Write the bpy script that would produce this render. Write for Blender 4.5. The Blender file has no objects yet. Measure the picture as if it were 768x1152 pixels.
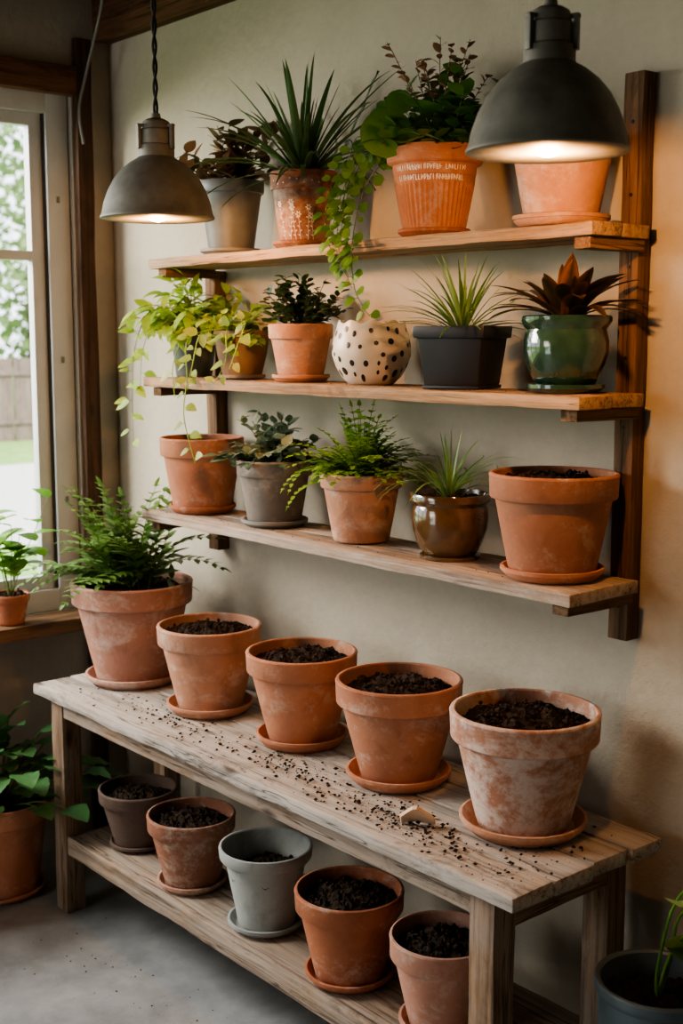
import bpy, bmesh, math, random
from mathutils import Vector, Matrix, noise
random.seed(7)
scene=bpy.context.scene
COL=scene.collection
V=Vector
UP=V((0,0,1))

# ---------------------------------------------------------------- materials
def newmat(name):
    m=bpy.data.materials.new(name); m.use_nodes=True
    nt=m.node_tree; nt.nodes.clear()
    out=nt.nodes.new('ShaderNodeOutputMaterial')
    b=nt.nodes.new('ShaderNodeBsdfPrincipled')
    nt.links.new(b.outputs[0],out.inputs[0])
    return m,nt,b,out
def c4(c): return (c[0],c[1],c[2],1.0)
def coords(nt,scale=(1,1,1),rand=True):
    tc=nt.nodes.new('ShaderNodeTexCoord'); mp=nt.nodes.new('ShaderNodeMapping')
    mp.inputs['Scale'].default_value=scale
    if rand:
        oi=nt.nodes.new('ShaderNodeObjectInfo')
        ml=nt.nodes.new('ShaderNodeMath'); ml.operation='MULTIPLY'; ml.inputs[1].default_value=37.0
        nt.links.new(oi.outputs['Random'],ml.inputs[0])
        ad=nt.nodes.new('ShaderNodeVectorMath'); ad.operation='ADD'
        nt.links.new(tc.outputs['Object'],ad.inputs[0]); nt.links.new(ml.outputs[0],ad.inputs[1])
        nt.links.new(ad.outputs[0],mp.inputs['Vector'])
    else:
        nt.links.new(tc.outputs['Object'],mp.inputs['Vector'])
    return mp.outputs[0]
def noisetex(nt,vec,scale,detail=5,rough=.55,dist=0):
    n=nt.nodes.new('ShaderNodeTexNoise'); n.inputs['Scale'].default_value=scale
    n.inputs['Detail'].default_value=detail; n.inputs['Roughness'].default_value=rough
    n.inputs['Distortion'].default_value=dist
    nt.links.new(vec,n.inputs['Vector']); return n.outputs['Fac']
def ramp(nt,fac,stops):
    r=nt.nodes.new('ShaderNodeValToRGB'); e=r.color_ramp.elements
    while len(e)<len(stops): e.new(.5)
    for i,(p,c) in enumerate(stops):
        e[i].position=p; e[i].color=c4(c) if not isinstance(c,(int,float)) else (c,c,c,1)
    nt.links.new(fac,r.inputs['Fac']); return r.outputs['Color']
def mix(nt,fac,a,b,mode='MIX'):
    m=nt.nodes.new('ShaderNodeMix'); m.data_type='RGBA'; m.blend_type=mode
    def s(sock,v):
        if hasattr(v,'is_linked'): nt.links.new(v,sock)
        elif isinstance(v,(int,float)): sock.default_value=v
        else: sock.default_value=c4(v)
    s(m.inputs[0],fac); s(m.inputs[6],a); s(m.inputs[7],b)
    return m.outputs[2]
def bump(nt,b,h,strength=.3,dist=.002):
    bp=nt.nodes.new('ShaderNodeBump'); bp.inputs['Strength'].default_value=strength
    bp.inputs['Distance'].default_value=dist
    nt.links.new(h,bp.inputs['Height']); nt.links.new(bp.outputs[0],b.inputs['Normal'])

def terracotta(name,c1,c2,patch=.3,pc=(.54,.42,.34),dark=.0):
    m,nt,b,o=newmat(name)
    c1=(c1[0],c1[1]*1.08,c1[2]*1.12); c2=(c2[0],c2[1]*1.08,c2[2]*1.12)
    v=coords(nt)
    n1=noisetex(nt,v,8,9,.7,.3)
    base=ramp(nt,n1,[(.3,c1),(.7,c2)])
    oi=nt.nodes.new('ShaderNodeObjectInfo')
    base=mix(nt,.9,base,ramp(nt,oi.outputs['Random'],[(0,(.84,.82,.82)),(1,(1.08,1.06,1.04))]),'MULTIPLY')
    # chalky mineral bloom : broad faint clouds broken up by fine grain
    n2=noisetex(nt,coords(nt,(1,1,1.5)),7,12,.76,.45)
    n2b=noisetex(nt,v,45,6,.75)
    mul=nt.nodes.new('ShaderNodeMath'); mul.operation='MULTIPLY_ADD'; mul.inputs[1].default_value=.34
    nt.links.new(n2b,mul.inputs[0]); nt.links.new(n2,mul.inputs[2])
    lo=.82-.24*patch
    pm=ramp(nt,mul.outputs[0],[(lo,0.0),(lo+.13,min(.88,.28+patch*.6))])
    base=mix(nt,pm,base,pc)
    n5=noisetex(nt,v,120,4,.8)
    sm=ramp(nt,n5,[(.64,0.0),(.72,.55)])
    base=mix(nt,sm,base,pc)
    n3=noisetex(nt,coords(nt,(1,1,.6)),14,8,.72,.5)
    dm=ramp(nt,n3,[(.54,0.0),(.74,.5+dark)])
    base=mix(nt,dm,base,(c1[0]*.42,c1[1]*.38,c1[2]*.42))
    nt.links.new(base,b.inputs['Base Color'])
    b.inputs['Roughness'].default_value=.82
    b.inputs['Specular IOR Level'].default_value=.22
    bump(nt,b,noisetex(nt,v,80,8,.65),.55,.002)
    return m
def wood(name,axis,cdark,cmid,clight,grey=.5,gc=(.30,.25,.21),rough=.78,stain=.5,crack=.8):
    m,nt,b,o=newmat(name)
    sc=[17,17,17]; sc[axis]=1.2
    v=coords(nt,tuple(sc))
    n1=noisetex(nt,v,1.3,9,.66,1.1)
    base=ramp(nt,n1,[(.28,cdark),(.5,cmid),(.74,clight)])
    sc2=[75,75,75]; sc2[axis]=2.2
    v2=coords(nt,tuple(sc2))
    n2=noisetex(nt,v2,1.0,8,.75,.5)
    streak=ramp(nt,n2,[(.34,.22),(.54,1.0)])
    base=mix(nt,.8,base,streak,'MULTIPLY')
    s3=[7,7,7]; s3[axis]=3
    n3=noisetex(nt,coords(nt,tuple(s3)),1.0,9,.72,.7)
    gm=ramp(nt,n3,[(.60-.3*grey,0.0),(.80-.3*grey,min(.92,.30+grey*.6))])
    gcol=mix(nt,.6,gc,streak,'MULTIPLY')
    base=mix(nt,gm,base,gcol)
    s4=[10,10,10]; s4[axis]=4
    n4=noisetex(nt,coords(nt,tuple(s4)),1.0,8,.75,.8)
    dm=ramp(nt,n4,[(.55,0.0),(.72,.45+stain*.5)])
    base=mix(nt,dm,base,(cdark[0]*.4,cdark[1]*.4,cdark[2]*.42))
    vo=nt.nodes.new('ShaderNodeTexVoronoi'); vo.inputs['Scale'].default_value=1
    s5=[9,9,9]; s5[axis]=3.2
    nt.links.new(coords(nt,tuple(s5)),vo.inputs['Vector'])
    km=ramp(nt,vo.outputs['Distance'],[(.05,.85),(.13,0.0)])
    base=mix(nt,km,base,(cdark[0]*.3,cdark[1]*.28,cdark[2]*.3))
    # drying cracks : thin contour lines of a strongly stretched noise
    s6=[26,26,26]; s6[axis]=.9
    n6=noisetex(nt,coords(nt,tuple(s6)),1.0,3,.6,.2)
    cm=ramp(nt,n6,[(.575,0.0),(.590,crack),(.605,0.0)])
    base=mix(nt,cm,base,(cdark[0]*.18,cdark[1]*.17,cdark[2]*.18))
    nt.links.new(base,b.inputs['Base Color'])
    b.inputs['Roughness'].default_value=rough
    b.inputs['Specular IOR Level'].default_value=.22
    bump(nt,b,n2,.8,.003)
    return m
def simple(name,c,rough=.5,metal=0,var=.12,coat=0,nscale=12,bmp=.1,spec=.5):
    m,nt,b,o=newmat(name)
    v=coords(nt)
    n=noisetex(nt,v,nscale,6,.6)
    col=ramp(nt,n,[(.3,[x*(1-var) for x in c]),(.7,[min(1,x*(1+var)) for x in c])])
    nt.links.new(col,b.inputs['Base Color'])
    b.inputs['Roughness'].default_value=rough; b.inputs['Metallic'].default_value=metal
    b.inputs['Coat Weight'].default_value=coat; b.inputs['Specular IOR Level'].default_value=spec
    if bmp: bump(nt,b,noisetex(nt,v,nscale*6,5,.6),bmp,.001)
    return m
def leafmat(name,c1,c2,trans=.25,rough=.45):
    m,nt,b,o=newmat(name)
    at=nt.nodes.new('ShaderNodeAttribute'); at.attribute_name='tint'
    col=mix(nt,at.outputs['Fac'],c1,c2)
    n=noisetex(nt,coords(nt),60,4,.6)
    sh=ramp(nt,n,[(.3,.7),(.7,1.0)])
    col=mix(nt,.6,col,sh,'MULTIPLY')
    nt.links.new(col,b.inputs['Base Color']); b.inputs['Roughness'].default_value=rough
    b.inputs['Specular IOR Level'].default_value=.4
    tr=nt.nodes.new('ShaderNodeBsdfTranslucent'); nt.links.new(col,tr.inputs['Color'])
    ms=nt.nodes.new('ShaderNodeMixShader'); ms.inputs[0].default_value=trans
    nt.links.new(b.outputs[0],ms.inputs[1]); nt.links.new(tr.outputs[0],ms.inputs[2])
    nt.links.new(ms.outputs[0],o.inputs[0])
    return m
def emis(name,c,s):
    m,nt,b,o=newmat(name)
    b.inputs['Base Color'].default_value=c4(c)
    b.inputs['Emission Color'].default_value=c4(c); b.inputs['Emission Strength'].default_value=s
    return m

TC=terracotta('terracotta_plain',(.36,.135,.070),(.49,.21,.118),.48)
TCW=terracotta('terracotta_weathered',(.37,.15,.088),(.49,.23,.142),.95,(.60,.50,.43))
TCP=terracotta('terracotta_pink',(.36,.165,.11),(.46,.225,.155),.66,(.54,.42,.35))
TCL=terracotta('terracotta_light',(.40,.18,.105),(.52,.26,.16),.55,(.58,.46,.38))
TCD=terracotta('terracotta_deep',(.29,.095,.047),(.40,.145,.072),.45)
TCB=terracotta('clay_brown_dark',(.085,.055,.042),(.14,.088,.066),.4,(.24,.19,.155))
TCR=terracotta('clay_redbrown',(.24,.095,.055),(.34,.145,.085),.7,(.46,.37,.30))
CONC=terracotta('concrete_pot',(.16,.127,.105),(.24,.19,.155),.55,(.38,.34,.29))
GREYZ=terracotta('grey_glaze_pot',(.27,.265,.24),(.37,.36,.325),.3,(.46,.47,.44))
DGREY=simple('dark_grey_ceramic',(.065,.07,.065),.45)
LGREY=simple('slate_grey_pot',(.12,.125,.115),.5,var=.25)
SAUC_G=simple('grey_saucer',(.20,.19,.17),.6)
BLACKP=simple('black_planter',(.018,.019,.023),.45)
GREENG=simple('green_glaze',(.018,.046,.030),.10,var=.6,coat=1,nscale=9,bmp=0)
BROWNG=simple('brown_glaze',(.11,.058,.02),.15,var=.6,coat=1,nscale=8,bmp=0)
WHITEC=simple('white_ceramic',(.60,.54,.45),.35,var=.06,bmp=.05)
BLACKD=simple('black_paint',(.012,.012,.013),.4,bmp=0)
WHITEP=simple('white_paint',(.80,.75,.69),.6,bmp=0)
BLUEP=simple('blue_grey_planter',(.085,.115,.13),.4,var=.2)
SOIL=simple('potting_soil',(.026,.016,.010),.95,var=.6,nscale=60,bmp=.6,spec=.15)
SHELFW=wood('shelf_wood',0,(.22,.115,.055),(.40,.245,.135),(.54,.37,.23),.5,(.46,.36,.27))
SHELFG=wood('shelf_wood_weathered',0,(.20,.125,.075),(.38,.265,.18),(.50,.38,.28),.8,(.47,.40,.34))
BENCHT=wood('bench_top_wood',0,(.16,.11,.075),(.35,.27,.20),(.48,.39,.31),1.0,(.46,.41,.36),stain=1.0)
BENCHX=wood('bench_rail_wood',0,(.16,.10,.06),(.31,.215,.145),(.43,.32,.23),.7,(.36,.305,.255),stain=.9)
BENCHY=wood('bench_rail_cross_wood',1,(.16,.09,.047),(.29,.18,.105),(.41,.28,.175),.4,(.31,.25,.20))
LEGW=wood('bench_leg_wood',2,(.15,.085,.042),(.27,.17,.10),(.39,.265,.17),.55,(.32,.26,.215))
POSTW=wood('shelf_post_wood',2,(.085,.045,.022),(.17,.095,.05),(.26,.155,.088),.15,(.22,.165,.12))
CROSSW=wood('shelf_bracket_wood',1,(.11,.055,.025),(.20,.11,.055),(.29,.17,.09),.1)
DARKX=wood('dark_beam_wood_x',0,(.06,.027,.012),(.12,.056,.027),(.19,.095,.048),.1,(.16,.11,.08))
DARKY=wood('dark_beam_wood_y',1,(.06,.027,.012),(.13,.06,.027),(.21,.105,.052),.1,(.16,.11,.08))
DARKZ=wood('dark_post_wood',2,(.035,.018,.010),(.07,.036,.02),(.11,.06,.034),.1,(.1,.07,.055))
METAL=simple('lamp_metal_olive',(.165,.16,.135),.6,metal=.15,var=.3,bmp=.25,nscale=20)
SHADEIN=simple('lamp_shade_inner',(.26,.085,.022),.6,bmp=0)  # orange of the bulb's glow is put into this base colour
CORD=simple('lamp_cord',(.012,.011,.01),.7)
BULB=emis('bulb_glow',(1,.60,.24),18)
ALU=simple('window_frame_paint',(.46,.475,.48),.45,var=.06,bmp=.03)
RUBBER=simple('window_seal',(.02,.02,.02),.6)

# ---------------------------------------------------------------- helpers
def empty(name,loc):
    e=bpy.data.objects.new(name,None); e.location=loc; e.empty_display_size=.05
    COL.objects.link(e); return e
def mkobj(name,verts,faces,mats,parent=None,loc=(0,0,0),smooth=True,midx=None,tint=None,sharp=35,fixn=False):
    me=bpy.data.meshes.new(name); me.from_pydata([tuple(v) for v in verts],[],faces)
    for m in mats: me.materials.append(m)
    if midx: me.polygons.foreach_set('material_index',midx)
    if tint:
        a=me.attributes.new('tint','FLOAT','POINT'); a.data.foreach_set('value',tint)
    if fixn:
        bm=bmesh.new(); bm.from_mesh(me); bmesh.ops.recalc_face_normals(bm,faces=bm.faces); bm.to_mesh(me); bm.free()
    if smooth:
        me.polygons.foreach_set('use_smooth',[True]*len(me.polygons))
        if sharp: me.set_sharp_from_angle(angle=math.radians(sharp))
    me.update()
    ob=bpy.data.objects.new(name,me); COL.objects.link(ob)
    if parent: ob.parent=parent
    ob.location=loc
    return ob
def box(name,x0,x1,y0,y1,z0,z1,mat,parent=None,bev=.003,cuts=0,jit=0):
    """board in parent's local frame; origin at its centre"""
    cx,cy,cz=(x0+x1)/2,(y0+y1)/2,(z0+z1)/2
    sx,sy,sz=x1-x0,y1-y0,z1-z0
    bm=bmesh.new(); bmesh.ops.create_cube(bm,size=1)
    for v in bm.verts: v.co=V((v.co.x*sx,v.co.y*sy,v.co.z*sz))
    if cuts:
        ax=max(range(3),key=lambda i:(sx,sy,sz)[i]); L=(sx,sy,sz)[ax]
        for i in range(1,cuts):
            pc=V((0,0,0)); pc[ax]=-L/2+L*i/cuts; nn=V((0,0,0)); nn[ax]=1
            bmesh.ops.bisect_plane(bm,geom=bm.verts[:]+bm.edges[:]+bm.faces[:],plane_co=pc,plane_no=nn)
        for v in bm.verts:
            q=v.co*9+V((cx*31,cy*57,cz*43))
            d=noise.noise_vector(q)*jit+noise.noise_vector(q*4)*jit*.35; d[ax]*=.3; v.co+=d
    if bev:
        es=[e for e in bm.edges if len(e.link_faces)==2 and e.calc_face_angle(0)>.9]
        bmesh.ops.bevel(bm,geom=es,offset=bev,segments=2,affect='EDGES',profile=.6)
    me=bpy.data.meshes.new(name); bm.to_mesh(me); bm.free(); me.materials.append(mat)
    me.polygons.foreach_set('use_smooth',[True]*len(me.polygons)); me.set_sharp_from_angle(angle=math.radians(40))
    ob=bpy.data.objects.new(name,me); COL.objects.link(ob); ob.location=(cx,cy,cz)
    if parent: ob.parent=parent
    return ob
def lathe(name,prof,mats,parent,loc=(0,0,0),seg=72,wob=.003,fn=None,pm=None):
    verts=[];faces=[];mi=[]
    n=len(prof); off=random.random()*50
    for i,(r,z) in enumerate(prof):
        for j in range(seg):
            a=2*math.pi*j/seg
            rr=r*(1+wob*noise.noise(V((math.cos(a)*1.5+off,math.sin(a)*1.5,z*8)))) if r>0 else 0.0005
            zz=z
            if fn: rr,zz=fn(rr,zz,a,i)
            verts.append((rr*math.cos(a),rr*math.sin(a),zz))
    for i in range(n-1):
        for j in range(seg):
            k=(j+1)%seg
            faces.append((i*seg+j,i*seg+k,(i+1)*seg+k,(i+1)*seg+j)); mi.append(pm[i] if pm else 0)
    faces.append(tuple(reversed(range(seg)))); mi.append(pm[0] if pm else 0)
    faces.append(tuple((n-1)*seg+j for j in range(seg))); mi.append(pm[-1] if pm else 0)
    return mkobj(name,verts,faces,mats,parent,loc,midx=mi)
def saucer(parent,r,mat,h=.02,z=0):
    prof=[(r*.82,0),(r*.86,.001),(r*.965,h*.5),(r*.972,h-.009),(r,h-.008),(r,h-.001),(r-.002,h),(r-.006,h),(r-.010,h-.005),(r*.86-.007,.008),(r*.5,.007),(.01,.007)]
    return lathe('saucer',prof,[mat],parent,(0,0,z))
def classic(parent,R,H,rb,mat,z0=.008,rimh=None,lip=None,wallt=None,ribs=None):
    rimh=rimh or H*.23; lip=lip or R*.08; w=wallt or R*.08
    ru=R-lip*1.3
    yb=H-rimh
    prof=[(rb-.006,0),(rb-.002,.001),(rb,.004)]
    for k in range(1,12):
        t=k/12; prof.append((rb+(ru-rb)*t**.95,.004+(yb-.006)*t))
    prof+=[(ru,yb-.003),(ru+.001,yb),(R-lip*.42,yb+.001),(R-lip*.22,yb+.004),(R-.001,H-.009),(R,H-.005),(R-.0015,H-.0015),(R-.005,H),(R-w+.003,H),(R-w,H-.003),(R-w-.001,yb),(ru-w,yb-.02),(rb-w*.7,.02),(.01,.02)]
    return lathe('pot',prof,[mat],parent,(0,0,z0))
def soil(parent,r,z,clumps=90,mound=.012,nm='soil'):
    verts=[];faces=[]; rings=18; seg=56; off=V((random.random()*90,random.random()*90,0))
    def hz(x,y):
        q=V((x,y,0)); rr=math.hypot(x,y)/r
        return z+mound*(1-rr*rr)+.013*noise.noise(q*28+off)+.009*noise.noise(q*80+off)+.006*noise.noise(q*190+off)
    for i in range(rings+1):
        rr=r*i/rings
        for j in range(seg):
            a=2*math.pi*j/seg+ (i%2)*.06
            x,y=rr*math.cos(a),rr*math.sin(a)
            verts.append((x,y,hz(x,y)))
    for i in range(rings):
        for j in range(seg):
            k=(j+1)%seg; faces.append((i*seg+j,i*seg+k,(i+1)*seg+k,(i+1)*seg+j))
    for _ in range(clumps):
        a=random.random()*6.283; rr=r*.93*math.sqrt(random.random()); s=random.uniform(.002,.0075)
        x,y=rr*math.cos(a),rr*math.sin(a)
        crumb(verts,faces,V((x,y,hz(x,y)+s*.4)),s)
    return mkobj(nm,verts,faces,[SOIL],parent,smooth=False)
OCT=[V((1,0,0)),V((0,1,0)),V((-1,0,0)),V((0,-1,0)),V((0,0,1)),V((0,0,-1))]
OF=[(0,1,4),(1,2,4),(2,3,4),(3,0,4),(1,0,5),(2,1,5),(3,2,5),(0,3,5)]
def crumb(verts,faces,P,s,flat=.8):
    b=len(verts); rot=Matrix.Rotation(random.random()*6.28,3,'Z')
    for o in OCT:
        q=rot@o; f=random.uniform(.6,1.3)
        verts.append((P.x+q.x*s*f,P.y+q.y*s*f,P.z+q.z*s*f*flat))
    for f in OF: faces.append(tuple(b+i for i in f))

PROF={'lance':lambda t:math.sin(math.pi*min(1,t**.75))**.9,
 'blade':lambda t:(.55+.45*min(1,t*4))*(1-t)**.55 if t<1 else 0,
 'strap':lambda t:(.5+.5*math.sin(min(1,t*1.6)*math.pi/2))*(1-t**2.6)**.8 if t<1 else 0,
 'oval':lambda t:math.sin(math.pi*t)**.55 if 0<t<1 else 0,
 'heart':lambda t:(math.sin(math.pi*t**.55)**.75 if 0<t<1 else (.35 if t==0 else 0)),
 'round':lambda t:math.sqrt(max(0,1-(2*t-1)**2))}
class MB:
    def __init__(s): s.v=[];s.f=[];s.m=[];s.t=[]
    def leaf(s,P,D,up,L,W,droop=0.,fold=.25,n=5,shape='lance',mat=0,tint=None,wave=0,stripe=False):
        D=D.normalized(); S=D.cross(up)
        if S.length<1e-3: S=D.cross(V((1,.3,0)))
        S.normalize(); pr=PROF[shape]; pos=P.copy(); d=D.copy()
        tv=random.random() if tint is None else tint
        b=len(s.v)
        for i in range(n+1):
            t=i/n; w=W*.5*pr(t); N=S.cross(d)
            wv=wave*w*math.sin(i*2.1+tv*6)
            s.v+= [pos-S*w+N*(fold*w+wv),pos.copy(),pos+S*w+N*(fold*w-wv)]
            tt=min(1,max(0,tv*.8+.2*t)); s.t+=[tt,tt*.8,tt] if not stripe else [.15+.85*tv,.0,.15+.85*tv]
            d=(d+V((0,0,-1))*(droop/n)).normalized(); pos=pos+d*(L/n)
        for i in range(n):
            a=b+i*3
            s.f+=[(a,a+3,a+4,a+1),(a+1,a+4,a+5,a+2)]; s.m+=[mat,mat]
        return pos
    def tube(s,pts,r0,r1,mat=0,sides=5,tint=.3):
        b=len(s.v); n=len(pts)
        for i,p in enumerate(pts):
            d=(pts[min(n-1,i+1)]-pts[max(0,i-1)])
            if d.length<1e-6: d=V((0,0,1))
            d.normalize(); A=d.cross(V((.31,.9,.2))).normalized(); B=d.cross(A)
            r=r0+(r1-r0)*i/(n-1)
            for k in range(sides):
                a=6.2832*k/sides; s.v.append(p+A*(r*math.cos(a))+B*(r*math.sin(a))); s.t.append(tint)
        for i in range(n-1):
            for k in range(sides):
                q=(k+1)%sides; s.f.append((b+i*sides+k,b+i*sides+q,b+(i+1)*sides+q,b+(i+1)*sides+k)); s.m.append(mat)
    def obj(s,name,mats,parent,loc=(0,0,0)):
        return mkobj(name,s.v,s.f,mats,parent,loc,midx=s.m,tint=s.t,sharp=None)
def arc(P,D,L,droop,n=10,wig=0):
    pts=[P.copy()]; d=D.normalized()
    for i in range(n):
        d=(d+V((0,0,-1))*(droop*(i+1)/n/n*2)+V((random.uniform(-1,1),random.uniform(-1,1),random.uniform(-1,1)))*wig).normalized()
        pts.append(pts[-1]+d*(L/n))
    return pts
def spl(pts,n=6):
    out=[]; P=[pts[0]]+list(pts)+[pts[-1]]
    for i in range(1,len(P)-2):
        a,b,c,d=P[i-1],P[i],P[i+1],P[i+2]
        for k in range(n):
            t=k/n
            out.append(.5*((2*b)+(c-a)*t+(2*a-5*b+4*c-d)*t*t+(3*b-a-3*c+d)*t**3))
    out.append(pts[-1].copy()); return out
def rdir(elo,ehi,a0=0,a1=6.2832):
    a=random.uniform(a0,a1); e=math.radians(random.uniform(elo,ehi))
    return V((math.cos(a)*math.cos(e),math.sin(a)*math.cos(e),math.sin(e)))
def clampwall(mb,ylim):
    """keep foliage in front of the wall plane"""
    for i,p in enumerate(mb.v):
        if p.y>ylim: mb.v[i]=V((p.x,ylim-.02*(1-math.exp(-(p.y-ylim)*6))*random.random(),p.z))
def blades(mb,c,n,Lr,W,elo,ehi,droop,shape='blade',fold=.35,mat=0,seg=9,a0=0,a1=6.2832,r0=.012,stripe=False):
    for i in range(n):
        d=rdir(elo,ehi,a0,a1); L=random.uniform(*Lr)
        mb.leaf(c+V((d.x*r0,d.y*r0,0)),d,UP,L,W*random.uniform(.75,1.15),droop*random.uniform(.6,1.3),fold,seg,shape,mat,stripe=stripe)
def frond(mb,P,D,L,droop,ll,lw,n=18,mat=0,stem=1,taper=.6,shape='lance',start=.15,ldroop=.3):
    pts=arc(P,D,L,droop,n,.02)
    mb.tube(pts,.0018,.0006,stem,4)
    for i in range(int(n*start)+1,n+1):
        t=i/n; p=pts[i]; d=(pts[i]-pts[i-1]).normalized()
        S=d.cross(UP)
        if S.length<.05: S=V((1,0,0))
        S.normalize(); sc=math.sin(math.pi*min(1,(t*.85+.12)))**.5*(1-taper*t)+.12
        for sg in (-1,1):
            q=(S*sg+d*.55+UP*random.uniform(-.05,.25)).normalized()
            mb.leaf(p,q,UP,ll*sc*random.uniform(.85,1.15),lw*(.5+.5*sc),ldroop,.2,4,shape,mat)
    mb.leaf(pts[-1],pts[-1]-pts[-2],UP,ll*.5,lw*.7,.1,.2,4,shape,mat)
def bush(mb,c,n,Lr,leafL,leafW,elo=25,ehi=85,per=9,shape='oval',mat=0,stem=1,droop=.6,fold=.15,spread=.02,ld=.4,a0=0,a1=6.2832,start=.2):
    for i in range(n):
        d=rdir(elo,ehi,a0,a1); L=random.uniform(*Lr)
        pts=arc(c+V((d.x*spread,d.y*spread,0)),d,L,droop,10,.05)
        mb.tube(pts,.0016,.0008,stem,4)
        for k in range(per):
            t=start+(1-start)*(k+.5)/per; idx=t*10; i0=min(9,int(idx)); p=pts[i0].lerp(pts[i0+1],idx-i0)
            dd=(pts[i0+1]-pts[i0]).normalized(); q=rdir(-20,45); q=(q+dd*.5).normalized()
            s=random.uniform(.7,1.15)
            mb.leaf(p,q,(UP+rdir(-20,60)*.4).normalized(),leafL*s,leafW*s,ld,fold,5,shape,mat)
def vine(mb,pts,leafL,leafW,step=.018,shape='heart',mat=0,stem=1,out=V((.3,-1,0)),ld=.6,r=.0013):
    P=spl(pts,8); mb.tube(P,r,r*.5,stem,4)
    acc=0;sg=1
    for i in range(1,len(P)):
        acc+=(P[i]-P[i-1]).length
        if acc>step:
            acc=0; sg=-sg; d=(P[i]-P[i-1]).normalized()
            S=d.cross(out).normalized()
            q=(S*sg+out.normalized()*random.uniform(-.1,.7)+V((0,0,random.uniform(-.5,.3)))).normalized()
            s=random.uniform(.65,1.2)
            pe=P[i]+q*leafL*.25; mb.tube([P[i],pe],r*.6,r*.5,stem,3)
            mb.leaf(pe,q,(out.normalized()+UP*.7+rdir(0,90)*.3).normalized(),leafL*s,leafW*s,ld,.12,5,shape,mat)

# ---------------------------------------------------------------- room
WY=2.12; WX=-3.64; ZC=2.76
def wallmat(name,c,mott=.10):
    m,nt,b,o=newmat(name); v=coords(nt,rand=False)
    n=noisetex(nt,v,1.6,7,.6,.3); n2=noisetex(nt,v,40,8,.65)
    col=ramp(nt,n,[(.3,[x*(1-mott) for x in c]),(.7,[x*(1+mott) for x in c])])
    col=mix(nt,.4,col,ramp(nt,n2,[(.3,.8),(.7,1.0)]),'MULTIPLY')
    nt.links.new(col,b.inputs['Base Color']); b.inputs['Roughness'].default_value=.9
    b.inputs['Specular IOR Level'].default_value=.2
    bump(nt,b,noisetex(nt,v,30,9,.65),.6,.006)
    return m
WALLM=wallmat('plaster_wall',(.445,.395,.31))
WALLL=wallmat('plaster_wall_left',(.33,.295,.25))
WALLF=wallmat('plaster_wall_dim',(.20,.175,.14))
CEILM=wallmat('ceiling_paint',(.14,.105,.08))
def floormat():
    m,nt,b,o=newmat('concrete_floor'); v=coords(nt,rand=False)
    n=noisetex(nt,v,2.2,9,.65,.5); n2=noisetex(nt,v,7,9,.7)
    col=ramp(nt,n,[(.32,(.18,.185,.187)),(.55,(.26,.265,.265)),(.72,(.34,.345,.34))])
    col=mix(nt,.6,col,ramp(nt,n2,[(.35,.5),(.6,1.0)]),'MULTIPLY')
    nt.links.new(col,b.inputs['Base Color']); b.inputs['Roughness'].default_value=.55
    bump(nt,b,n2,.15,.002); return m
box('wall_back',WX-.15,2.0,WY,WY+.15,-.05,ZC+.15,WALLM,bev=0)
wl=empty('wall_left',(0,0,0))
Y0,Y1,ZS,ZH=-1.0,1.98,.80,2.43
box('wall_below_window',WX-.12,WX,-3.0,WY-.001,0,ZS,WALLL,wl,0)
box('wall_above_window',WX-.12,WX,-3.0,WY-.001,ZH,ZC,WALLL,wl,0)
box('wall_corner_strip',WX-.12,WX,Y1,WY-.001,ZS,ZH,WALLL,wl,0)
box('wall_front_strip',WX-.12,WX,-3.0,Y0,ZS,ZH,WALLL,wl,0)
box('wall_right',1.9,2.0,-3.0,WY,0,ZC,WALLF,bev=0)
wf=empty('unseen_front_wall',(0,0,0))  # unseen wall, added with a narrow opening to limit sky fill
box('unseen_front_pier_left',WX-.12,-3.4,-3.15,-3.0,0,ZC,WALLF,wf,0)
box('unseen_front_pier_right',-1.9,2.0,-3.15,-3.0,0,ZC,WALLF,wf,0)
box('unseen_front_lintel',-3.4,-1.9,-3.15,-3.0,2.2,ZC,WALLF,wf,0)
box('floor',WX-.12,2.0,-3.15,WY,-.05,0,floormat(),bev=0)
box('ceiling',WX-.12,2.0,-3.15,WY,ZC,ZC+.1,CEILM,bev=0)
# beams / trim
box('trim_1',WX+.001,1.9,WY-.06,WY-.001,2.60,ZC-.001,DARKX,bev=.004,cuts=20,jit=.003)
for k,yy in enumerate((1.45,.85)):
    box('ceiling_joist'+('' if k==0 else '.001'),WX+.001,1.9,yy,yy+.06,2.62,ZC-.001,DARKX,bev=.003,cuts=12,jit=.002)
box('trim_2',WX+.001,WX+.04,-1.2,1.98,2.425,2.51,DARKY,bev=.004,cuts=16,jit=.003)
box('trim_3',WX+.001,WX+.03,1.984,2.038,.001,2.60,DARKZ,bev=.004,cuts=16,jit=.003)
box('window_sill',WX+.001,WX+.13,-1.2,1.975,ZS-.045,ZS-.002,wood('sill_wood',1,(.10,.05,.025),(.18,.10,.05),(.27,.155,.08),.1),bev=.004,cuts=16,jit=.002)
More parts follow.
